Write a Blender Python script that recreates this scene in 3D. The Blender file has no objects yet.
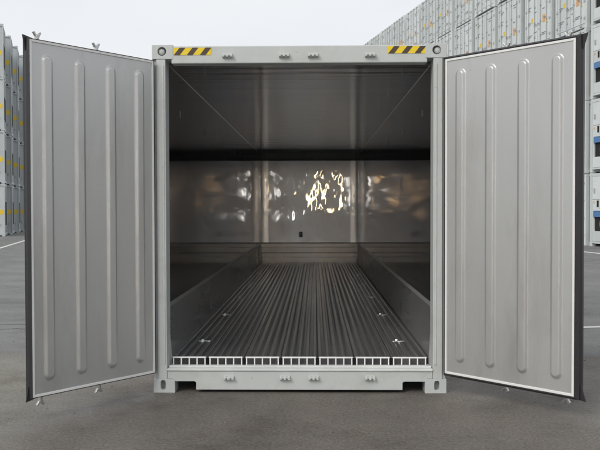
import bpy, bmesh, math, random
from mathutils import Vector, Matrix
random.seed(7)
S = bpy.context.scene
C = S.collection
R = math.radians

# ------------------------------------------------------------------ camera
cam = bpy.data.objects.new('camera', bpy.data.cameras.new('camera'))
C.objects.link(cam); S.camera = cam
cam.data.sensor_width = 36; cam.data.lens = 36 * 781.7 / 600
cam.data.clip_start = .05; cam.data.clip_end = 3000
yaw, pitch, roll = -.0191, -.0222, -.0020
fw = Vector((math.sin(yaw)*math.cos(pitch), math.cos(yaw)*math.cos(pitch), math.sin(pitch)))
rt = Vector((math.cos(yaw), -math.sin(yaw), 0)); up = rt.cross(fw)
r2 = rt*math.cos(roll) + up*math.sin(roll); u2 = up*math.cos(roll) - rt*math.sin(roll)
m = Matrix.Identity(4)
for i in range(3):
    m[i][0], m[i][1], m[i][2] = r2[i], u2[i], -fw[i]
m[0][3], m[1][3], m[2][3] = .1302, -6.4888, 1.5455
cam.matrix_world = m

# ------------------------------------------------------------------ sky, sun, exposure
SUN_EL, SUN_AZ = R(38), R(218)          # azimuth clockwise from +Y: behind and left of the camera
w = bpy.data.worlds.new('World'); S.world = w; w.use_nodes = True
nt = w.node_tree; N = nt.nodes; L = nt.links
bg = N['Background']; bg.inputs['Strength'].default_value = .1
sky = N.new('ShaderNodeTexSky'); sky.sky_type = 'NISHITA'; sky.sun_disc = False
sky.sun_elevation = SUN_EL; sky.sun_rotation = SUN_AZ; sky.dust_density = 3
tc = N.new('ShaderNodeTexCoord')
nz = N.new('ShaderNodeTexNoise'); nz.inputs['Scale'].default_value = 2.2; nz.inputs['Detail'].default_value = 4; nz.inputs['Roughness'].default_value = .5
mp = N.new('ShaderNodeMapping'); mp.inputs['Scale'].default_value = (1, 1, 2.6)
L.new(tc.outputs['Generated'], mp.inputs[0]); L.new(mp.outputs[0], nz.inputs['Vector'])
cr = N.new('ShaderNodeValToRGB')
cr.color_ramp.elements[0].position = .3; cr.color_ramp.elements[0].color = (.80, .835, .88, 1)
cr.color_ramp.elements[1].position = .7; cr.color_ramp.elements[1].color = (.90, .91, .925, 1)
L.new(nz.outputs[0], cr.inputs[0])
sc = N.new('ShaderNodeVectorMath'); sc.operation = 'SCALE'; sc.inputs['Scale'].default_value = 9.6
L.new(cr.outputs[0], sc.inputs[0])
mx = N.new('ShaderNodeMixRGB'); mx.inputs[0].default_value = .93
L.new(sky.outputs[0], mx.inputs[1]); L.new(sc.outputs[0], mx.inputs[2])
# added warm horizon patches behind the camera, standing in for flash glints in steel
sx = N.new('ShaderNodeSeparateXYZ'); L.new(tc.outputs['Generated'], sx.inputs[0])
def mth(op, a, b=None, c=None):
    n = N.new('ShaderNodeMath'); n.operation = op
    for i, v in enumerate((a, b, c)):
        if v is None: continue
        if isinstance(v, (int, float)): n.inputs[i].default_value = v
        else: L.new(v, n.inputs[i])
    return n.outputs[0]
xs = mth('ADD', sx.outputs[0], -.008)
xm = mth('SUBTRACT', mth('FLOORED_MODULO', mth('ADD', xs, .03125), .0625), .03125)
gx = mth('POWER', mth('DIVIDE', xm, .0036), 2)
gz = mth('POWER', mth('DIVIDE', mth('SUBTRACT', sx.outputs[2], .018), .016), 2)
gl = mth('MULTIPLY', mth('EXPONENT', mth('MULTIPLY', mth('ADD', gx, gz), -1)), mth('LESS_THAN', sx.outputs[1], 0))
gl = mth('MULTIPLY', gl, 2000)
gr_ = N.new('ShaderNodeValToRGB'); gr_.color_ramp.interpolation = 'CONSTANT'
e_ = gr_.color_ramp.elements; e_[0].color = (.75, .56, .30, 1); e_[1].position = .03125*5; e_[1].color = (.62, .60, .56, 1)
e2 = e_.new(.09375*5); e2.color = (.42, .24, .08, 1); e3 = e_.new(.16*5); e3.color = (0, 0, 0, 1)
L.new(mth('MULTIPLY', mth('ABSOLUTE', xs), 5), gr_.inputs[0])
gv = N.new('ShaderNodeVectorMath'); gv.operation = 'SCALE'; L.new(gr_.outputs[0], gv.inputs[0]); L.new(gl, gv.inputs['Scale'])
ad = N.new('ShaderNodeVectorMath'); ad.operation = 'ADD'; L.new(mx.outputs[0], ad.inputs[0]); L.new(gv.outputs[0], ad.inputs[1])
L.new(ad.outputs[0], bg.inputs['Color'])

sl = bpy.data.lights.new('sun', 'SUN'); sl.energy = 1.5; sl.angle = R(25); sl.color = (1, .96, .9)
sun = bpy.data.objects.new('sun', sl); C.objects.link(sun)
sd = Vector((math.sin(SUN_AZ)*math.cos(SUN_EL), math.cos(SUN_AZ)*math.cos(SUN_EL), math.sin(SUN_EL)))
sun.rotation_euler = sd.to_track_quat('Z', 'Y').to_euler()
S.view_settings.view_transform = 'Standard'; S.view_settings.look = 'None'
S.view_settings.exposure = .12; S.view_settings.gamma = 1; S.view_settings.use_curve_mapping = False
S.render.engine = 'CYCLES'
try:
    S.cycles.max_bounces = 14; S.cycles.glossy_bounces = 12; S.cycles.sample_clamp_indirect = 12
except Exception: pass

# ------------------------------------------------------------------ materials
def mat(name, col, rough=.5, metal=0, var=.08, vscale=3, bump=0, bscale=20, coat=0, stretch=(1, 1, 1), spec=.5, dirt=None, dirt_amt=0, dscale=1.2, tint=0, chips=0):
    M = bpy.data.materials.new(name); M.use_nodes = True
    t = M.node_tree; n = t.nodes; l = t.links; b = n['Principled BSDF']
    b.inputs['Metallic'].default_value = metal; b.inputs['Specular IOR Level'].default_value = spec
    b.inputs['Coat Weight'].default_value = coat; b.inputs['Coat Roughness'].default_value = .03
    tc = n.new('ShaderNodeTexCoord'); mp = n.new('ShaderNodeMapping'); mp.inputs['Scale'].default_value = stretch
    l.new(tc.outputs['Object'], mp.inputs[0])
    z = n.new('ShaderNodeTexNoise'); z.inputs['Scale'].default_value = vscale; z.inputs['Detail'].default_value = 5; z.inputs['Roughness'].default_value = .6
    l.new(mp.outputs[0], z.inputs['Vector'])
    r = n.new('ShaderNodeValToRGB'); r.color_ramp.elements[0].position = .3; r.color_ramp.elements[1].position = .7
    r.color_ramp.elements[0].color = (*[c*(1-var) for c in col], 1); r.color_ramp.elements[1].color = (*[min(1, c*(1+var)) for c in col], 1)
    l.new(z.outputs[0], r.inputs[0]); out = r.outputs[0]
    if dirt:
        z2 = n.new('ShaderNodeTexNoise'); z2.inputs['Scale'].default_value = dscale; z2.inputs['Detail'].default_value = 8; z2.inputs['Roughness'].default_value = .7
        l.new(mp.outputs[0], z2.inputs['Vector'])
        r2 = n.new('ShaderNodeValToRGB'); r2.color_ramp.elements[0].position = .5; r2.color_ramp.elements[1].position = .75
        l.new(z2.outputs[0], r2.inputs[0])
        mm = n.new('ShaderNodeMath'); mm.operation = 'MULTIPLY'; mm.inputs[1].default_value = dirt_amt; l.new(r2.outputs[0], mm.inputs[0])
        mi = n.new('ShaderNodeMixRGB'); l.new(mm.outputs[0], mi.inputs[0]); l.new(out, mi.inputs[1]); mi.inputs[2].default_value = (*dirt, 1)
        out = mi.outputs[0]
    if tint:
        oi = n.new('ShaderNodeObjectInfo'); hv = n.new('ShaderNodeHueSaturation')
        mr_ = n.new('ShaderNodeMapRange'); mr_.inputs['To Min'].default_value = 1-tint; mr_.inputs['To Max'].default_value = 1+tint*.4
        l.new(oi.outputs['Random'], mr_.inputs[0]); l.new(mr_.outputs[0], hv.inputs['Value']); l.new(out, hv.inputs['Color']); out = hv.outputs[0]
    if chips:
        z3 = n.new('ShaderNodeTexNoise'); z3.inputs['Scale'].default_value = 14; z3.inputs['Detail'].default_value = 9; z3.inputs['Roughness'].default_value = .75
        l.new(tc.outputs['Object'], z3.inputs['Vector'])
        r3 = n.new('ShaderNodeValToRGB'); r3.color_ramp.elements[0].position = .63; r3.color_ramp.elements[1].position = .68
        l.new(z3.outputs[0], r3.inputs[0]); m3 = n.new('ShaderNodeMath'); m3.operation = 'MULTIPLY'; m3.inputs[1].default_value = chips; l.new(r3.outputs[0], m3.inputs[0])
        i3 = n.new('ShaderNodeMixRGB'); l.new(m3.outputs[0], i3.inputs[0]); l.new(out, i3.inputs[1]); i3.inputs[2].default_value = (.17, .12, .08, 1); out = i3.outputs[0]
    l.new(out, b.inputs['Base Color'])
    rr = n.new('ShaderNodeMapRange'); rr.inputs['To Min'].default_value = max(.02, rough*.8); rr.inputs['To Max'].default_value = min(1, rough*1.2)
    l.new(z.outputs[0], rr.inputs[0]); l.new(rr.outputs[0], b.inputs['Roughness'])
    if bump:
        zb = n.new('ShaderNodeTexNoise'); zb.inputs['Scale'].default_value = bscale; zb.inputs['Detail'].default_value = 2
        l.new(mp.outputs[0], zb.inputs['Vector'])
        bp = n.new('ShaderNodeBump'); bp.inputs['Distance'].default_value = bump; bp.inputs['Strength'].default_value = 1
        l.new(zb.outputs[0], bp.inputs['Height']); l.new(bp.outputs[0], b.inputs['Normal'])
        if coat: l.new(bp.outputs[0], b.inputs['Coat Normal'])
    return M

PAINT = mat('grey_frame_paint', (.515, .54, .53), .42, var=.05, dirt=(.26, .25, .22), dirt_amt=.4, dscale=3, bump=.0006, bscale=25, chips=.6)
LINER = mat('door_liner_metal', (.495, .50, .495), .32, metal=.5, var=.06, vscale=1.6, stretch=(1, 1, .25), bump=.0012, bscale=3, dirt=(.33, .32, .30), dirt_amt=.6, dscale=2.5)
TRIM = mat('pale_edge_strip', (.76, .76, .75), .35, var=.04)
RUBBER = mat('black_rubber', (.018, .017, .02), .45, var=.2)
GALV = mat('galvanised_steel', (.5, .5, .49), .35, metal=.7, var=.15, vscale=30)
WALL = mat('brushed_steel_wall', (.38, .38, .385), .07, metal=1, var=.15, vscale=1.5, stretch=(1, 1, .2), bump=.0022, bscale=1.6)
WALL.node_tree.nodes['Principled BSDF'].inputs['Specular Tint'].default_value = (.62, .62, .63, 1)
BACK = mat('wavy_steel_bulkhead', (.245, .252, .268), .38, metal=1, var=.12, vscale=3, stretch=(1.25, 1, .9), bump=.0092, bscale=1.9, coat=1)
KICK = mat('dull_steel_panel', (.15, .145, .14), .35, metal=1, var=.15, vscale=2, bump=.002, bscale=4, coat=.3)
SCUFF = mat('scuffed_kick_plate', (.44, .44, .44), .28, metal=.75, var=.12, vscale=2, stretch=(1, .3, 1), tint=0)
CEIL = mat('steel_ceiling', (.88, .89, .90), .11, metal=1, var=.04, vscale=2, stretch=(.10, 1, 1), bump=.009, bscale=3.2, coat=.2)
TFLOOR = mat('aluminium_tee_floor', (.92, .92, .92), .19, metal=.92, var=.12, vscale=6, stretch=(1, .15, 1), dirt=(.25, .24, .22), dirt_amt=.35, dscale=3)
TEND = mat('bright_cut_aluminium', (.82, .83, .83), .45, metal=.1, var=.05)
DARK = mat('dark_cavity', (.012, .012, .013), .8, var=.1)
STEELPLATE = mat('bright_steel_plate', (.8, .8, .78), .2, metal=.9)
YEL = mat('hazard_yellow', (.80, .58, .02), .4, var=.05)
BLK = mat('hazard_black', (.06, .04, .03), .5)
WHITE = mat('white_container_paint', (.64, .685, .68), .5, var=.05, vscale=.8, dirt=(.45, .45, .42), dirt_amt=.5, tint=.14, dscale=1.6)
GREYW = mat('pale_grey_container_paint', (.50, .54, .55), .5, var=.05, vscale=.8, dirt=(.36, .36, .34), dirt_amt=.4, tint=.1)
SEAL = mat('dark_door_seal', (.22, .23, .235), .6)
ROD = mat('rod_grey', (.42, .43, .44), .5, metal=.2)
ORG = mat('orange_sticker', (.66, .40, .20), .5, var=.3, vscale=40)
YST = mat('yellow_sticker', (.78, .55, .04), .5, var=.1, vscale=12)
BLUE = mat('blue_band', (.07, .19, .42), .4)
MARK = mat('dark_print', (.24, .25, .26), .6)
GREYM = mat('unit_grey', (.22, .23, .235), .5, var=.15, vscale=6)
LINE = mat('worn_line_paint', (.62, .61, .58), .7, var=.15, vscale=6, dirt=(.2, .19, .18), dirt_amt=.7, dscale=3)

def ground_mat():
    M = bpy.data.materials.new('wet_concrete_yard'); M.use_nodes = True
    t = M.node_tree; n = t.nodes; l = t.links; b = n['Principled BSDF']
    tc = n.new('ShaderNodeTexCoord')
    def noise(s, d=6, r=.6, st=(1, 1, 1)):
        mp = n.new('ShaderNodeMapping'); mp.inputs['Scale'].default_value = st; l.new(tc.outputs['Object'], mp.inputs[0])
        z = n.new('ShaderNodeTexNoise'); z.inputs['Scale'].default_value = s; z.inputs['Detail'].default_value = d; z.inputs['Roughness'].default_value = r
        l.new(mp.outputs[0], z.inputs['Vector']); return z.outputs[0]
    def ramp(src, stops):
        r = n.new('ShaderNodeValToRGB'); e = r.color_ramp.elements
        while len(e) < len(stops): e.new(.5)
        for q, (p, c) in zip(e, stops): q.position = p; q.color = (*c, 1)
        l.new(src, r.inputs[0]); return r.outputs[0]
    def mix(f, a, b_, mode='MIX'):
        m_ = n.new('ShaderNodeMixRGB'); m_.blend_type = mode
        for i, v in enumerate((f, a, b_)):
            if isinstance(v, float): m_.inputs[i].default_value = v
            elif isinstance(v, tuple): m_.inputs[i].default_value = (*v, 1)
            else: l.new(v, m_.inputs[i])
        return m_.outputs[0]
    base = ramp(noise(.55, 7, .62), [(.3, (.112, .102, .092)), (.5, (.140, .128, .115)), (.7, (.172, .158, .142))])
    asph = ramp(noise(.25, 5, .6), [(.3, (.145, .148, .148)), (.7, (.190, .192, .190))])
    sx = n.new('ShaderNodeSeparateXYZ'); l.new(tc.outputs['Object'], sx.inputs[0])
    # far side of the yard: greyer asphalt beyond a joint
    wob = n.new('ShaderNodeMath'); wob.operation = 'MULTIPLY_ADD'; l.new(noise(1.5, 4), wob.inputs[0]); wob.inputs[1].default_value = .9; l.new(sx.outputs[1], wob.inputs[2])
    far = ramp(wob.outputs[0], [(0, (0, 0, 0)), (1, (1, 1, 1))])
    mr = n.new('ShaderNodeMapRange'); mr.inputs['From Min'].default_value = 1.9; mr.inputs['From Max'].default_value = 2.3; l.new(wob.outputs[0], mr.inputs[0])
    col = mix(mr.outputs[0], base, asph)
    # beige patch on the left foreground
    w2 = n.new('ShaderNodeMath'); w2.operation = 'MULTIPLY_ADD'; l.new(noise(1.1, 6, .7), w2.inputs[0]); w2.inputs[1].default_value = 1.6; l.new(sx.outputs[0], w2.inputs[2])
    m2 = n.new('ShaderNodeMapRange'); m2.inputs['From Min'].default_value = -.75; m2.inputs['From Max'].default_value = -1.6; l.new(w2.outputs[0], m2.inputs[0])
    nf = n.new('ShaderNodeMath'); nf.operation = 'SUBTRACT'; nf.inputs[0].default_value = 1; l.new(mr.outputs[0], nf.inputs[1])
    pm = n.new('ShaderNodeMath'); pm.operation = 'MULTIPLY'; l.new(m2.outputs[0], pm.inputs[0]); l.new(nf.outputs[0], pm.inputs[1])
    col = mix(pm.outputs[0], col, ramp(noise(2.5, 6, .7), [(.3, (.165, .158, .135)), (.7, (.225, .215, .185))]))
    # stains, scuffs and grain
    st = ramp(noise(1.1, 10, .72, (1, 1.2, 1)), [(.36, (.66, .63, .60)), (.47, (.93, .92, .90)), (.58, (1.04, 1.03, 1.01)), (.70, (1.2, 1.18, 1.15))])
    col = mix(.8, col, st, 'MULTIPLY')
    sc_ = ramp(noise(9, 9, .78), [(.60, (0, 0, 0)), (.70, (1, 1, 1))])
    fa = n.new('ShaderNodeMath'); fa.operation = 'MULTIPLY'; l.new(sc_, fa.inputs[0]); fa.inputs[1].default_value = .35
    col = mix(fa.outputs[0], col, (.32, .31, .29))
    gr = ramp(noise(45, 6, .8), [(.36, (.60, .60, .60)), (.5, (1, 1, 1)), (.64, (1.38, 1.36, 1.33))])
    col = mix(1.0, col, gr, 'MULTIPLY')
    # rust specks
    v = n.new('ShaderNodeTexVoronoi'); v.inputs['Scale'].default_value = 1.4; l.new(tc.outputs['Object'], v.inputs['Vector'])
    rs = ramp(v.outputs['Distance'], [(.02, (1, 1, 1)), (.05, (0, 0, 0))])
    col = mix(rs, col, (.085, .07, .06))
    l.new(col, b.inputs['Base Color'])
    ro = n.new('ShaderNodeMapRange'); ro.inputs['From Min'].default_value = .35; ro.inputs['From Max'].default_value = .65
    ro.inputs['To Min'].default_value = .45; ro.inputs['To Max'].default_value = .8; l.new(noise(.8, 6, .65), ro.inputs[0]); l.new(ro.outputs[0], b.inputs['Roughness'])
    bp = n.new('ShaderNodeBump'); bp.inputs['Distance'].default_value = .012; bp.inputs['Strength'].default_value = .5
    l.new(noise(14, 8, .7), bp.inputs['Height']); l.new(bp.outputs[0], b.inputs['Normal'])
    b.inputs['Specular IOR Level'].default_value = .35
    return M
GROUND = ground_mat()

# ------------------------------------------------------------------ mesh helpers
def box(bm, x0, x1, y0, y1, z0, z1, mi=0):
    v = [bm.verts.new(p) for p in ((x0,y0,z0),(x1,y0,z0),(x1,y1,z0),(x0,y1,z0),(x0,y0,z1),(x1,y0,z1),(x1,y1,z1),(x0,y1,z1))]
    for q in ((0,3,2,1),(4,5,6,7),(0,1,5,4),(1,2,6,5),(2,3,7,6),(3,0,4,7)):
        f = bm.faces.new([v[i] for i in q]); f.material_index = mi
def cyl(bm, a, b, r, seg=12, r2=None, mi=0):
    a, b = Vector(a), Vector(b); d = b-a; L_ = d.length
    g = bmesh.ops.create_cone(bm, cap_ends=True, segments=seg, radius1=r, radius2=r if r2 is None else r2, depth=L_)
    M_ = Matrix.Translation((a+b)/2) @ d.to_track_quat('Z', 'Y').to_matrix().to_4x4()
    bmesh.ops.transform(bm, matrix=M_, verts=g['verts'])
def prism(bm, pts, axis, a, b, mi=0):
    """extrude a 2-D outline; axis 'y': pts are (x,z); 'x': pts (y,z); 'z': pts (x,y)"""
    def P(p, t): return {'y': (p[0], t, p[1]), 'x': (t, p[0], p[1]), 'z': (p[0], p[1], t)}[axis]
    va = [bm.verts.new(P(p, a)) for p in pts]; vb = [bm.verts.new(P(p, b)) for p in pts]
    n = len(pts); fs = [bm.faces.new(va), bm.faces.new(vb[::-1])]
    for i in range(n): fs.append(bm.faces.new([va[i], vb[i], vb[(i+1) % n], va[(i+1) % n]]))
    for f in fs: f.material_index = mi
    bmesh.ops.recalc_face_normals(bm, faces=fs)
def obj(name, bm, mats, parent=None, bevel=0, smooth=False, loc=None):
    me = bpy.data.meshes.new(name); bm.normal_update(); bm.to_mesh(me); bm.free()
    o = bpy.data.objects.new(name, me); C.objects.link(o)
    for m_ in (mats if isinstance(mats, (list, tuple)) else [mats]): me.materials.append(m_)
    if parent: o.parent = parent
    if loc: o.location = loc
    if bevel:
        b = o.modifiers.new('bevel', 'BEVEL'); b.width = bevel; b.segments = 2; b.limit_method = 'ANGLE'; b.angle_limit = R(40)
    if smooth:
        for p in me.polygons: p.use_smooth = True
    return o
def tag(o, label=None, cat=None, group=None, kind=None):
    if label: o['label'] = label
    if cat: o['category'] = cat
    if group: o['group'] = group
    if kind: o['kind'] = kind
    return o
def thing(name, label, cat, loc=(0, 0, 0), rz=0, group=None):
    o = bpy.data.objects.new(name, None); C.objects.link(o); o.location = loc; o.rotation_euler = (0, 0, rz); o.empty_display_size = .3
    return tag(o, label, cat, group)
def dup_tree(o, parent=None):
    c = o.copy(); C.objects.link(c); c.parent = parent
    for ch in list(o.children): dup_tree(ch, c)
    return c
B = bmesh.new

# ------------------------------------------------------------------ ground and painted lines
bm = B()
for i, x in enumerate((-2500, 2500)): pass
v = [bm.verts.new(p) for p in ((-2500,-1500,0),(2500,-1500,0),(2500,2700,0),(-2500,2700,0))]; bm.faces.new(v)
tag(obj('ground', bm, GROUND), kind='structure')
def line(x0, y0, x1, y1, wd):
    bm = B(); d = Vector((x1-x0, y1-y0)).normalized(); n = Vector((-d.y, d.x))*wd/2
    a = [(x0-n.x, y0-n.y), (x1-n.x, y1-n.y), (x1+n.x, y1+n.y), (x0+n.x, y0+n.y)]
    bm.faces.new([bm.verts.new((p[0], p[1], .004)) for p in a]); bm.normal_update()
    tag(obj('road_marking', bm, LINE), kind='structure')
line(-7.3, 3.2, -18.2, 49.7, .16)
line(13.3, 3.2, 5.6, 37.5, .28)
line(2.2, 3.27, 16, 6.38, .12)

# crack lines in the slab on the left, thin tar-filled joints
TAR = mat('tar_joint', (.05, .05, .05), .6, var=.3)
def crack(x0, y0, x1, y1, wd, wob, n=28):
    bm = B(); pr = None
    for i in range(n+1):
        t = i/n; x = x0+(x1-x0)*t; y = y0+(y1-y0)*t + random.uniform(-wob, wob); h = wd*random.uniform(.3, 1)
        c = (bm.verts.new((x, y-h, .004)), bm.verts.new((x, y+h, .004)))
        if pr: bm.faces.new((pr[0], c[0], c[1], pr[1]))
        pr = c
    tag(obj('ground_crack', bm, TAR), kind='structure')
crack(-7, 3.1, -2.6, 3.5, .018, .05); crack(-7, 4.05, -3.1, 3.75, .015, .05)

# loose grit lying on the yard in the foreground
GRIT = mat('grit_stone', (.16, .15, .135), .8, var=.4, vscale=9)
bm = B()
for _ in range(700):
    y = random.uniform(-4.6, 2.5); x = random.uniform(-3.6, 3.6)
    if -.1 < y and abs(x) < 1.3: continue
    r_ = random.choice((.002, .003, .003, .004, .006)) * random.uniform(.7, 1.5)
    bmesh.ops.create_icosphere(bm, subdivisions=1, radius=r_, matrix=Matrix.Translation((x, y, r_*.4)) @ Matrix.Rotation(random.uniform(0, 6), 4, 'Z') @ Matrix.Diagonal((random.uniform(.8, 2), 1, .6, 1)))
tag(obj('grit', bm, GRIT), kind='stuff')

# ------------------------------------------------------------------ the open container
HW = 1.219; ZT = 2.896; LEN = 12.192
SILL0, SILL1 = .024, .20
main = thing('refrigerated_container', 'open pale grey refrigerated shipping container with both doors swung wide, seen straight on', 'shipping container')

# end frame, posts, rails
bm = B()
OX = 1.109    # half opening
for s in (-1, 1):
    bm = B()
    a, b = sorted((s*OX, s*1.185)); box(bm, a, b, 0, .16, .118, 2.778)
    a, b = sorted((s*(OX+.012), s*(OX+.03))); box(bm, a, b, -.006, 0.0, .236, 2.73)     # gasket rebate rib
    a, b = sorted((s*1.185, s*1.212)); box(bm, a, b, .02, .16, .118, 2.778)
    obj('corner_post', bm, PAINT, main, bevel=.006)
bm = B(); box(bm, -1.0585, 1.0585, .0, .12, 2.741, 2.886); box(bm, -1.0585, 1.0585, .12, .16, 2.80, 2.886)
obj('door_header', bm, PAINT, main, bevel=.008)
# rear sill with the two notches beside the castings
bm = B()
prism(bm, [(-1.059, .094), (-1.059, .1185), (-1.107, .1185), (-1.107, .184), (1.107, .184), (1.107, .1185), (1.059, .1185), (1.059, .094), (.872, .094), (.858, .086), (.858, SILL0), (-.866, SILL0), (-.866, .086), (-.88, .094)], 'y', 0.0, .15)
obj('rear_sill', bm, PAINT, main, bevel=.005)
bm = B(); box(bm, -OX+.002, OX-.002, -.012, .17, .184+.001, .203)
prism(bm, [(-1.10, .203), (-1.10, .222), (1.10, .222), (1.10, .203)], 'y', .03, .06)
obj('threshold_lip', bm, mat('threshold_paint', (.62, .64, .63), .4), main, bevel=.004)
# side rails and outer shell
for s in (-1, 1):
    bm = B(); a, b = sorted((s*1.15, s*1.215)); box(bm, a, b, .178, LEN-.178, .03, .19); box(bm, a, b, .178, LEN-.178, 2.80, 2.88)
    obj('side_rail', bm, PAINT, main, bevel=.005)
bm = B()
for s in (-1, 1):      # outer skin with shallow vertical ribs
    y = .178; x = s*1.195
    pts = [(.178, 0)]; k = 0
    yy = .178
    outl = []
    while yy < LEN-.3:
        outl += [(yy, 0), (yy+.10, 0), (yy+.13, .012), (yy+.22, .012), (yy+.25, 0)]; yy += .25
    outl.append((LEN-.178, 0))
    pr = None
    for (py, h) in outl:
        c = (bm.verts.new((s*(1.185+h), py, .18)), bm.verts.new((s*(1.185+h), py, 2.81)))
        if pr and (c[0].co-pr[0].co).length > 1e-5: bm.faces.new((pr[0], c[0], c[1], pr[1]))
        pr = c
    a, b = sorted((s*1.16, s*1.183)); box(bm, a, b, .16, LEN-.1, .16, 2.84)
obj('outer_side_wall', bm, PAINT, main)
bm = B(); box(bm, -1.15, 1.15, .16, LEN-.1, 2.845, 2.884)
for k in range(28): box(bm, -1.1, 1.1, .4+k*.42, .4+k*.42+.14, 2.884, 2.889)
obj('roof', bm, PAINT, main)
bm = B(); box(bm, -1.15, 1.15, .152, LEN-.1, .10, .17)
for k in range(24): box(bm, -1.15, 1.15, .4+k*.48, .45+k*.48, .03, .10)
obj('underframe', bm, PAINT, main)
bm = B(); box(bm, -1.15, 1.15, LEN-.09, LEN-.03, .1, 2.85)
obj('machinery_end_panel', bm, PAINT, main)

def casting_bm(s, top):
    bm = B()
    x0, x1 = -.0885, .0885
    z0, z1 = 0, .118
    # front face with an elliptical hand hole: ring of quads
    n = 24; rx, rz = (.034, .034) if top else (.023, .040)
    cx, cz = (-s*-.012, .063) if top else (s*.008, .066)
    outer = []; inner = []; innerb = []
    for i in range(n):
        a = 2*math.pi*i/n; ca, sa = math.cos(a), math.sin(a)
        t = min((x1-cx if ca > 0 else cx-x0)/max(abs(ca), 1e-6), (z1-cz if sa > 0 else cz-z0)/max(abs(sa), 1e-6))
        outer.append(bm.verts.new((cx+ca*t, 0, cz+sa*t)))
        if top: inner.append(bm.verts.new((cx+rx*ca, 0, cz+rz*sa)))
        else:
            p = .65
            ix = rx*math.copysign(abs(ca)**p, ca); iz = rz*math.copysign(abs(sa)**p, sa)
            inner.append(bm.verts.new((cx+ix, 0, cz+iz)))
        innerb.append(bm.verts.new((inner[-1].co.x, .035, inner[-1].co.z)))
    for i in range(n):
        j = (i+1) % n
        bm.faces.new((outer[i], outer[j], inner[j], inner[i])); bm.faces.new((inner[i], inner[j], innerb[j], innerb[i]))
    f = bm.faces.new(innerb[::-1]); f.material_index = 1
    ob = [bm.verts.new((v.co.x, .162, v.co.z)) for v in outer]
    for i in range(n):
        j = (i+1) % n; bm.faces.new((outer[j], outer[i], ob[i], ob[j]))
    # fill the square corners
    bm.faces.new(ob)
    bmesh.ops.recalc_face_normals(bm, faces=bm.faces)
    return bm
def casting(s, front, top):
    bm = B()
    # solid block built as 4 bars round the hole plus a back plate, corners softly bevelled
    rx, rz = (.036, .036) if top else (.022, .040)
    n = 28
    cx, cz = (0.005*s, .064) if top else (s*.010, .064)
    X0, X1, Z0, Z1 = -.0885, .0885, 0, .118
    cr_ = .016
    def sq(a):
        ca, sa = math.cos(a), math.sin(a)
        t = min((X1-cx if ca > 0 else cx-X0)/max(abs(ca), 1e-6), (Z1-cz if sa > 0 else cz-Z0)/max(abs(sa), 1e-6))
        return cx+ca*t, cz+sa*t
    angs = [2*math.pi*i/n for i in range(n)]
    angs += [math.atan2(Z-cz, X-cx) % (2*math.pi) for X in (X0, X1) for Z in (Z0, Z1)]
    angs = sorted(angs)
    q = [a for i, a in enumerate(angs) if i == 0 or a-angs[i-1] > 1e-4]
    O, I, IB, OB = [], [], [], []
    for a in q:
        ox, oz = sq(a); ca, sa = math.cos(a), math.sin(a)
        p = 1 if top else .6
        ix = cx+rx*math.copysign(abs(ca)**p, ca); iz = cz+rz*math.copysign(abs(sa)**p, sa)
        O.append(bm.verts.new((ox, 0, oz))); I.append(bm.verts.new((ix, 0, iz))); IB.append(bm.verts.new((ix, .045, iz))); OB.append(bm.verts.new((ox, .162, oz)))
    m_ = len(q)
    for i in range(m_):
        j = (i+1) % m_
        bm.faces.new((O[i], O[j], I[j], I[i])); bm.faces.new((I[i], I[j], IB[j], IB[i])); bm.faces.new((O[j], O[i], OB[i], OB[j]))
    f = bm.faces.new(IB); f.material_index = 1
    bm.faces.new(OB[::-1]); bmesh.ops.recalc_face_normals(bm, faces=bm.faces)
    if top and front:     # locking knob seen inside the round hole
        bmesh.ops.create_uvsphere(bm, u_segments=14, v_segments=8, radius=.029, matrix=Matrix.Translation((cx+.008*s, .03, cz+.003)) @ Matrix.Diagonal((1, .6, 1, 1)))
    o = obj('corner_casting', bm, [PAINT, GREYM], main, bevel=.006)
    y = -.004 if front else LEN+.002
    o.location = (s*(HW-.0885)+s*.001, y, ZT-.118 if top else 0)
    if not front: o.rotation_euler = (0, 0, math.pi)
    return o
for s in (-1, 1):
    for fr in (True, False):
        for tp in (True, False): casting(s, fr, tp)
# rear end posts
for s in (-1, 1):
    bm = B(); a, b = sorted((s*1.06, s*1.21)); box(bm, a, b, LEN-.16, LEN-.005, .118, 2.778)
    obj('machinery_end_post', bm, PAINT, main)

# cam keepers (lock rod brackets) on header and sill
def keeper(x, z, top):
    bm = B()
    box(bm, -.042, .042, -.008, 0, -.018, .022)
    for a, b in ((-.042, -.024), (-.010, .010), (.024, .042)):
        prism(bm, [(-.008, -.016), (-.036, -.010), (-.036, .008), (-.008, .018)], 'x', a, b)
    box(bm, -.036, .036, -.032, -.02, .000, .012)
    o = obj('cam_keeper', bm, PAINT, main, bevel=.002); o.location = (x, 0, z)
    if not top: pass
for x in (-.59, -.122, .117, .587): keeper(x, 2.80, True); keeper(x, .125, False)

# hazard stickers
def hazard(x0, x1, z0, z1):
    bm = B(); box(bm, x0, x1, -.003, 0, z0, z1, 0)
    w_ = x1-x0; h = z1-z0; sk = w_*.15
    for k in range(3):
        a = x0+w_*(.015+k*.345); b = a+w_*.15
        prism(bm, [(a, z0), (b, z0), (b+sk, z1), (a+sk, z1)], 'y', -.0055, -.0032, 1)
    obj('hazard_sticker', bm, [YEL, BLK], main)
hazard(-1.040, -.728, 2.812, 2.871); hazard(.733, 1.045, 2.816, 2.875)

# ---- interior
YB = 11.70; ZC = 2.79; ZF = .278
WX = 1.143
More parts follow.
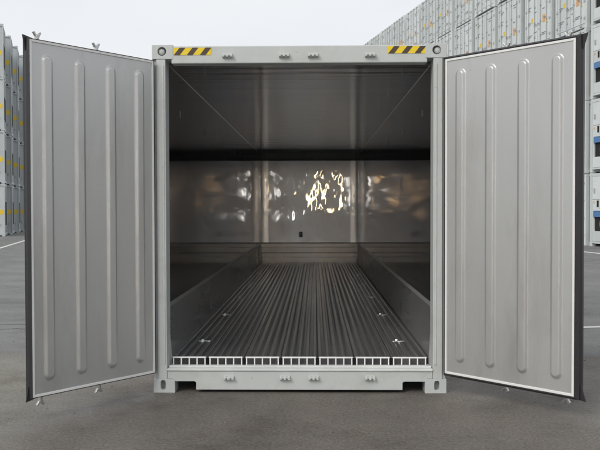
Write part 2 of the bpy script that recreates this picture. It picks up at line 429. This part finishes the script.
# side wall linings as real panels with overlapping vertical seams, front edge tucked in the post
for s in (-1, 1):
    bm = B(); ny = 10
    ys = [.14+(YB-.14)*i/ny for i in range(ny+1)]
    for i in range(ny):
        a, b = ys[i]+.0004, ys[i+1]-.0004
        x0, x1 = sorted((s*WX, s*1.158)); box(bm, x0, x1, a, b, .17, ZC)
    obj('side_lining', bm, WALL, main)
    bm = B(); x0 = s*WX; x1 = s*(WX-.020)
    prism(bm, [(x0-.0*s, .19), (s*(WX-.048), .19), (s*(WX-.048), .30), (x1, .690), (s*(WX-.012), .702), (x0, .715)], 'y', .15, YB-.001)
    obj('kick_plate', bm, SCUFF, main)
    bm = B(); prism(bm, [(s*(WX-.022), .694), (s*(WX-.012), .706), (s*(WX-.001), .719), (s*(WX-.001), .716), (s*(WX-.012), .7025), (s*(WX-.0205), .690)], 'y', .15, YB-.02)
    obj('kick_plate_edge', bm, GALV, main)
    for k in range(6):
        bm = B(); y = .9+k*1.7
        x0, x1 = sorted((s*(WX-.006), s*WX)); box(bm, x0, x1, y-.012, y+.012, 2.40, 2.46)
        obj('lashing_ring', bm, GREYM, main)
# ceiling in panels
bm = B(); ny = 10
for i in range(ny):
    a = .14+(YB+.3-.14)*i/ny; b = .14+(YB+.3-.14)*(i+1)/ny
    box(bm, -WX, WX, a+.0004, b-.0004, ZC, 2.84)
obj('ceiling_lining', bm, CEIL, main)
bm = B()
for s in (-1, 1): prism(bm, [(s*WX, ZC), (s*WX, ZC-.008), (s*(WX-.008), ZC)], 'y', .15, YB)
obj('ceiling_corner_trim', bm, CEIL, main)
# bulkhead: main sheet with air gap above, lower ledge, corner coves
bm = B(); box(bm, -WX, WX, YB, YB+.02, .73, 2.635)
obj('bulkhead', bm, BACK, main)
bm = B(); box(bm, -1.15, 1.15, YB+.42, YB+.44, .2, 2.84); box(bm, -1.15, 1.15, YB+.03, YB+.42, 2.55, 2.56)
obj('air_plenum', bm, DARK, main)
bm = B()
prism(bm, [(YB, .735), (YB-.05, .715), (YB-.05, .63), (YB-.02, .62), (YB-.02, .50), (YB-.07, .49), (YB-.07, .40), (YB-.02, .39), (YB-.02, .19), (YB+.02, .19), (YB+.02, .735)], 'x', -WX, WX)
obj('bulkhead_kick_panel', bm, KICK, main)
bm = B()
for x in (-.62, 0.0, .62): box(bm, x-.025, x+.025, YB-.005, YB-.001, .74, 2.63)
box(bm, -WX+.1, WX-.1, YB-.0045, YB-.001, 1.80, 1.83)
obj('bulkhead_seam_strip', bm, BACK, main)
for x in [-1.0+.2*k for k in range(11)]:
    bm = B(); bmesh.ops.create_uvsphere(bm, u_segments=8, v_segments=6, radius=.012, matrix=Matrix.Translation((x+.04, YB-.006, 1.815)))
    obj('rivet', bm, STEELPLATE, main, smooth=True)
COVE = mat('bright_corner_strip', (.29, .295, .30), .30, metal=1, bump=.002, bscale=5, coat=.6)
for s in (-1, 1):      # vertical bulged corner strips
    for (xa, xb, dp) in ((WX-.004, WX-.19, .006),):
        bm = B(); pr = None; n = 8
        for i in range(n+1):
            t = i/n; px = s*(xa+(xb-xa)*t); py = YB-.003-dp*math.sin(math.pi*t)
            c = (bm.verts.new((px, py, .735)), bm.verts.new((px, py, 2.63)))
            if pr: bm.faces.new((pr[0], c[0], c[1], pr[1]))
            pr = c
        obj('corner_strip', bm, COVE, main, smooth=True)
bm = B(); box(bm, -.235, -.155, YB-.05, YB-.002, .86, .98); cyl(bm, (-.195, YB-.06, .94), (-.195, YB-.05, .94), .02, 10)
obj('drain_latch', bm, GREYM, main, bevel=.004)

# tee-section floor: seven extruded panels of five tees
NP = 7; PW = .312; TP = .0555
for k in range(NP):
    xc = (k-(NP-1)/2)*PW - .006
    bm = B()
    x0 = xc-.1425; x1 = xc+.1425
    box(bm, x0, x1, .13, YB-.03, .200, .207)
    for j in range(5):
        cx = xc+(j-2)*.0672
        box(bm, cx-.0035, cx+.0035, .13, YB-.03, .2075, .2695)
        prism(bm, [(cx-.018, .270), (cx+.018, .270), (cx+.018, .2735), (cx+.010, .2785), (cx-.010, .2785), (cx-.018, .2735)], 'y', .13, YB-.03)
    fl = obj('floor_panel', bm, TFLOOR, main)
    bm = B()      # bright cut ends with a thin welded cap strip
    box(bm, x0, x1, .120, .129, .198, .210)
    for j in range(5):
        cx = xc+(j-2)*.0672; box(bm, cx-.005, cx+.005, .120, .129, .2105, .2675); 
    box(bm, xc-.1415, xc+.1415, .119, .129, .268, .2795)
    obj('panel_end_strip', bm, TEND, fl)
for (x, y) in [(sx_*.92, .92+1.82*j) for j in range(5) for sx_ in (-1, 1)]:
    bm = B(); box(bm, x-.055, x+.055, y-.03, y+.03, .2787, .284); cyl(bm, (x-.02, y, .284), (x-.02, y, .296), .018, 10)
    obj('floor_clip', bm, STEELPLATE, main, bevel=.002)
bm = B()
for s in (-1, 1):
    a, b = sorted((s*1.080, s*(WX-.049))); box(bm, a, b, .15, YB-.03, .19, .212)
obj('floor_gutter', bm, TFLOOR, main)

# ------------------------------------------------------------------ doors
DW = 1.14; DZ0, DZ1 = .170, 2.763
RIBS = (.152, .432, .715, .992)
def make_door(s, ang, label):
    root_bm = B()
    def X(u): return s*u
    def bx(bm, u0, u1, y0, y1, z0, z1, mi=0):
        a, b = sorted((X(u0), X(u1))); box(bm, a, b, y0, y1, z0, z1, mi)
    T = .085 if s > 0 else .055
    # door core (outer skin and edge frame)
    bx(root_bm, .012, DW-.006, .022, T, DZ0+.012, DZ1-.012)
    d = obj('door', root_bm, PAINT, main, bevel=.004)
    d.location = (s*1.20, -.03, 0); d.rotation_euler = (0, 0, ang)
    if label: d['label'] = label
    # pressed liner: one sheet, ribs raised towards the viewer (local -Y)
    hw, sl_, H = .049, .024, .021
    us = [.018]
    while us[-1] < DW-.03:
        c = min(abs(us[-1]+.004-r) for r in RIBS); us.append(us[-1]+(.0045 if c < .062 else .018))
    us[-1] = DW-.022
    za, zb = .285+.045, 2.66-.045
    zs = [DZ0+.022]
    while zs[-1] < DZ1-.03:
        z = zs[-1]; c = min(abs(z-za+.03), abs(z-zb-.03)); zs.append(z+(.007 if c < .075 else .06))
    zs[-1] = DZ1-.022
    def h(u, z):
        best = 9
        for r in RIBS:
            dz = max(za-z, 0, z-zb); best = min(best, math.hypot(u-r, dz))
        t = (hw-best)/sl_
        t = max(0, min(1, t)); t = t*t*(3-2*t)
        # faint oil-canning of the thin sheet
        return H*t + .0012*math.sin(u*9.1+z*.8+s)*math.sin(z*2.7+.5*u)
    bm = B(); grid = [[bm.verts.new((X(u), -h(u, z), z)) for z in zs] for u in us]
    for i in range(len(us)-1):
        for j in range(len(zs)-1):
            f = (grid[i][j], grid[i+1][j], grid[i+1][j+1], grid[i][j+1]); bm.faces.new(f if s > 0 else f[::-1])
    obj('door_liner', bm, LINER, d, smooth=True)
    # pale edge strip
    bm = B(); e = .018
    bx(bm, .006, .006+e, -.008, .02, DZ0+.006, DZ1-.006); bx(bm, DW-.006-e, DW-.006, -.008, .02, DZ0+.006, DZ1-.006)
    bx(bm, .0065+e, DW-.0065-e, -.008, .02, DZ0+.006, DZ0+.006+e); bx(bm, .0065+e, DW-.0065-e, -.008, .02, DZ1-.006-e, DZ1-.006)
    obj('edge_strip', bm, TRIM, d, bevel=.002)
    # rubber gasket: lip all round, standing proud past the edge
    def lip(bm, path_u0, path_u1, z0, z1): pass
    bm = B()
    g = [(.0, -.012), (.018, -.020), (.030, .012), (.030, .060), (.022, .088), (.0, .086)]      # (outwards, y)
    W_ = .010 
    ring = lambda o_: [(DW-.005+o_, DZ0-.0+.005-o_*.6), (DW-.005+o_, DZ1-.005+o_*.6), (.004-o_*.35, DZ1-.005+o_*.6), (.004-o_*.35, DZ0+.005-o_*.6)]
    q = 1 if s > 0 else .35
    prof = [(0, .021), (0, -.006), (.010*q, -.012), (.034*q, .004), (.040*q, .030), (.030*q, .074), (.012, .092), (-.012, .092), (-.012, .087)]
    rows = []
    prof = [(o_, y if y < .01 else y*T/.085) for (o_, y) in prof]
    for (o_, y) in prof: rows.append([bm.verts.new((X(u), y, z)) for (u, z) in ring(o_)])
    for a, b in zip(rows, rows[1:]):
        for i in range(4):
            j = (i+1) % 4; bm.faces.new((a[i], a[j], b[j], b[i]))
    # flared lip points at the free corners
    for zc, sg in ((DZ0, -1), (DZ1, 1)):
        c = [(DW-.01, .0, zc-sg*.07), (DW+.036*q, .0, zc-sg*.09), (DW+.062*q+.012, -.006, zc+sg*.022), (DW-.05, .0, zc+sg*.006)]
        va = [bm.verts.new((X(p[0]), p[1]+.02, p[2])) for p in c]; vb = [bm.verts.new((X(p[0]), p[1]+.03, p[2])) for p in c]
        bm.faces.new(va); bm.faces.new(vb[::-1])
        for i in range(4): bm.faces.new((va[i], vb[i], vb[(i+1) % 4], va[(i+1) % 4]))
    bmesh.ops.recalc_face_normals(bm, faces=bm.faces)
    obj('door_gasket', bm, RUBBER, d)
    # lock rods with cams, handle and hinges on the outside
    for u in (.50, 1.015):
        bm = B(); cyl(bm, (X(u), T+.035, DZ0-.06), (X(u), T+.035, DZ1+.05), .017, 12)
        for z in (.5, 1.1, 1.7, 2.3): box(bm, X(u)-.035, X(u)+.035, T+.001, T+.05, z-.03, z+.03)
        bx(bm, u-.0, u+.012, T+.05, T+.062, 1.2, 1.24); a, b = sorted((X(u), X(u-.42))); box(bm, a, b, T+.054, T+.066, 1.20, 1.235)
        for z, sg in ((DZ0-.045, -1), (DZ1+.035, 1)):      # forked cam heads that show beyond the door edge
            prism(bm, [(-.013, 0), (.013, 0), (.030, sg*.030), (.026, sg*.040), (.014, sg*.036), (.002, sg*.017), (-.010, sg*.020), (-.026, sg*.042), (-.036, sg*.034)], 'y', T+.022, T+.044)
            for v_ in bm.verts[-18:]: v_.co.x += X(u); v_.co.z += z
        obj('lock_rod', bm, GALV, d, bevel=.002)
    for z in (.45, 1.10, 1.80, 2.45):
        bm = B(); bx(bm, -.012, .16, T+.001, T+.012, z-.05, z+.05); cyl(bm, (X(-.004), T+.0, z-.06), (X(-.004), T+.0, z+.06), .013, 10)
        obj('hinge', bm, PAINT, d, bevel=.002)
    return d
def _slice(seq): return seq
class _V: pass
# bmesh sequences need a lookup table for negative slices
_old_prism = prism
def prism(bm, pts, axis, a, b, mi=0):
    _old_prism(bm, pts, axis, a, b, mi); bm.verts.ensure_lookup_table()
al, ar = .6783, .7847
make_door(-1, math.atan2(math.cos(al), math.sin(al)), 'left door, swung out past the frame, ribbed grey lining')
make_door(1, math.atan2(-math.cos(ar), math.sin(ar)), 'right door, swung out past the frame, ribbed grey lining with black edge')

# ------------------------------------------------------------------ stacked containers
HC = 2.896; TIER = 2.91; GAP = 2.75
def frame_parts(root, paint, low=.05, pw=.15):
    bm = B()
    for s in (-1, 1):
        a, b = sorted((s*1.06, s*1.215))
        for y0, y1 in ((.004, pw), (LEN-pw, LEN-.004)):
            box(bm, a, b, y0, y1, .118, 2.778)
        a, b = sorted((s*1.16, s*1.21)); box(bm, a, b, .18, LEN-.18, low, .17); box(bm, a, b, .18, LEN-.18, 2.79, 2.875)
        for y0, y1 in ((0, .178), (LEN-.178, LEN)):
            for z in (0, ZT-.118):
                c, d = sorted((s*1.057, s*1.219)); box(bm, c, d, y0, y1, z, z+.118)
    for y0, y1 in ((.006, .12), (LEN-.12, LEN-.006)):
        box(bm, -1.056, 1.056, y0, y1, 2.76, 2.872); box(bm, -1.056, 1.056, y0, y1, low, .19)
    # hand holes in the near castings
    for s in (-1, 1):
        for z in (.06, ZT-.06): cyl(bm, (s*1.14, -.002, z), (s*1.14, .0, z), .03, 10)
    obj('frame', bm, paint, root)
def body(root, paint, y0=.05):
    bm = B(); box(bm, -1.17, 1.17, y0, LEN-.05, .12, 2.86)
    for s in (-1, 1):      # shallow side corrugation
        y = .3
        while y < LEN-.4:
            a, b = sorted((s*1.17, s*1.180)); box(bm, a, b, y, y+.16, .2, 2.78); y += .33
    obj('body', bm, paint, root)

def proto_doors():
    t = thing('stacked_container', 'x', 'shipping container')
    body(t, WHITE); frame_parts(t, WHITE)
    for s in (-1, 1):
        bm = B(); a, b = sorted((s*.012, s*1.045)); box(bm, a, b, .010, .048, .215, 2.74)
        for u in (.13, .39, .66, .92):
            c, d_ = sorted((s*(u-.03), s*(u+.03))); box(bm, c, d_, .004, .010, .3, 2.6)
        d = obj('door', bm, WHITE, t)
        bm = B(); c, d_ = sorted((s*1.045, s*1.058)); box(bm, c, d_, .012, .04, .2, 2.75); 
        if s > 0: box(bm, -.011, .011, .012, .04, .2, 2.75)
        obj('door_seal', bm, SEAL, d)
        for u in (.26, .80):
            bm = B(); cyl(bm, (s*u, -.022, .12), (s*u, -.022, 2.84), .017, 6)
            for z in (.5, 1.15, 1.85, 2.5): box(bm, s*u-.04, s*u+.04, -.034, .009, z-.035, z+.035)
            for z in (.13, 2.80): box(bm, s*u-.055, s*u+.055, -.04, .006, z-.03, z+.035)
            obj('lock_rod', bm, ROD, d)
        for u in (.26, .80):
            bm = B(); a, b = sorted((s*u, s*(u-.22))); box(bm, a, b, -.05, -.036, 1.02+.18*(u > .5), 1.05+.18*(u > .5)); obj('door_handle', bm, SEAL, d)
        for z in (.42, 1.1, 1.8, 2.5):
            bm = B(); a, b = sorted((s*.99, s*1.12)); box(bm, a, b, -.012, .003, z-.045, z+.045); obj('hinge', bm, ROD, d)
    # stickers (plain shapes: nothing on them can be read)
    bm = B(); box(bm, .42, .66, .000, .0035, 1.02, 1.36); obj('orange_sticker', bm, ORG, t)
    bm = B(); prism(bm, [(.72, .92), (.90, .92), (.81, 1.12)], 'y', -.001, .003); obj('warning_triangle', bm, YST, t)
    bm = B(); box(bm, -.58, -.44, .0, .0035, 1.20, 1.40); obj('yellow_sticker', bm, YST, t)
    bm = B()
    for (x0, x1, z) in ((-.95, -.5, .62), (-.95, -.62, .55), (-.38, -.08, .70), (.06, .22, .78), (.35, .75, .55), (.35, .62, .48), (-.9, -.55, 2.35), (-.9, -.65, 2.27), (.4, .85, 2.42), (.45, .7, 2.3), (-.9, -.6, 1.9), (-.35, -.1, 1.6), (.4, .6, 1.62), (-.9, -.66, 1.75)):
        box(bm, x0, x1, -.0005, .0035, z, z+.035)
    obj('small_print', bm, MARK, t)
    return t

def machinery(t):
    bm = B(); box(bm, -1.05, 1.05, .012, .28, 1.84, 2.75); u = obj('upper_panel', bm, WHITE, t)
    bm = B(); box(bm, -.42, .42, .006, .0115, 1.9, 2.68); obj('access_cover', bm, WHITE, u)
    bm = B()
    for x in (-.95, .80): box(bm, x, x+.09, -.012, .0115, 2.10, 2.28)
    box(bm, -1.03, 1.03, .007, .0115, 1.842, 1.862); obj('panel_latch', bm, ROD, u)
    bm = B(); box(bm, -1.05, 1.05, .012, .28, .20, .60); obj('lower_panel', bm, WHITE, t)
    bm = B(); prism(bm, [(-1.05, .602), (-.97, .602), (-.97, 1.40), (.97, 1.40), (.97, .602), (1.05, .602), (1.05, 1.838), (-1.05, 1.838)], 'y', .014, .27); u = obj('machinery_unit', bm, WHITE, t)
    bm = B(); box(bm, -.60, -.12, .004, .013, 1.50, 1.80); obj('control_box', bm, WHITE, u)
    bm = B(); box(bm, -.74, -.62, .003, .0135, 1.55, 1.80); box(bm, .20, .50, .003, .0135, 1.5, 1.78); obj('display_window', bm, DARK, u)
    bm = B(); box(bm, -1.0, -.90, .006, .0135, 1.70, 1.77); obj('warning_sticker', bm, ORG, u)
    bm = B(); box(bm, -.965, .965, .07, .29, .602, 1.398); rc = obj('condenser_recess', bm, DARK, t)
    bm = B(); cyl(bm, (-.35, .03, .88), (-.35, .069, .88), .24, 20); obj('condenser_fan', bm, GREYM, rc)
    bm = B(); cyl(bm, (.1, .04, .70), (.7, .04, .70), .06, 12); obj('compressor', bm, GREYM, rc)
    bm = B(); box(bm, -.965, .965, -.012, .06, 1.16, 1.385); obj('blue_band', bm, BLUE, t)

def proto_mach():
    t = thing('stacked_container', 'x', 'shipping container')
    body(t, WHITE, y0=.29); frame_parts(t, WHITE, .115); machinery(t); return t

def proto_side():
    t = thing('stacked_container', 'x', 'shipping container')
    bm = B(); box(bm, -1.17, 1.17, .05, LEN-.05, .12, 2.86)
    obj('body', bm, GREYW, t)
    frame_parts(t, GREYW, .06, .06)
    bm = B(); box(bm, -1.05, 1.05, .014, .05, 1.9, 2.75); obj('upper_panel', bm, GREYM, t)
    bm = B(); box(bm, -1.05, 1.05, .014, .05, .215, .60); obj('lower_panel', bm, GREYM, t)
    bm = B(); box(bm, -1.05, 1.05, .02, .05, .61, 1.89); obj('condenser_recess', bm, DARK, t)
    # round yellow sticker near the end of the long side, print lines and a small mark
    bm = B(); cyl(bm, (-1.1705, .225, 1.33), (-1.178, .225, 1.33), .15, 24); obj('yellow_sticker', bm, YST, t)
    bm = B()
    for (y0, z) in ((.2, .62), (.2, .55), (.28, .40), (.5, 2.2)): box(bm, -1.176, -1.1705, y0, y0+.25, z, z+.03)
    box(bm, -1.176, -1.1705, .32, .40, 2.18, 2.42); box(bm, -1.176, -1.1705, .62, .635, .2, 2.75)
    obj('small_print', bm, MARK, t)
    return t

ORD = ['nearest', 'second nearest', 'third nearest', 'fourth nearest', 'fifth nearest', 'sixth nearest', 'seventh nearest', 'eighth nearest', 'ninth nearest', 'tenth nearest', 'eleventh nearest', 'farthest']
def tiers(n): return ['bottom tier', 'second tier up', 'third tier up', 'fourth tier up', 'top tier'] if n == 5 else ['bottom tier', 'second tier up', 'third tier up', 'top tier']
th = .2205; d = Vector((-math.sin(th), math.cos(th))); S0 = Vector((11.0285, 24.9841))
first = {}
def place(key, maker, x, y, z, rz, label, group):
    if key not in first: o = first[key] = maker(); fresh = True
    else: o = dup_tree(first[key])
    o.location = (x, y, z); o.rotation_euler = (0, 0, rz); tag(o, label, 'shipping container', group)
for k in range(12):
    c = S0 + d*(GAP*(k+.5))
    for i, tn in enumerate(tiers(5)):
        j = random.uniform(-.03, .03)
        place('door', proto_doors, c.x+j, c.y+j, i*TIER, -(math.pi/2-th),
              f'white container with closed doors, right-hand stack, {tn}, {ORD[k]} door column', 'white containers stacked door end out on the right')
c = S0 + d*(-GAP*.5)
for i, tn in enumerate(tiers(5)):
    place('mach', proto_mach, c.x, c.y, i*TIER, -(math.pi/2-th),
          f'white container with blue banded refrigeration unit beyond right door, {tn}', 'white containers stacked machinery end out on the right')
ph = R(19.0)
LO = ['nearest', 'second', 'third', 'fourth', 'fifth', 'sixth']
for k in range(5):
    nx, ny = -16.895-.7115*k, 36.1716+2.8994*k
    cx, cy = nx-math.sin(ph)*1.219, ny+math.cos(ph)*1.219
    for i, tn in enumerate(tiers(4)):
        place('side', proto_side, cx, cy, i*TIER, math.pi/2+ph,
              f'grey container with yellow sticker, left-hand stack, {tn}, {LO[k]} column', 'grey containers stacked on the left')
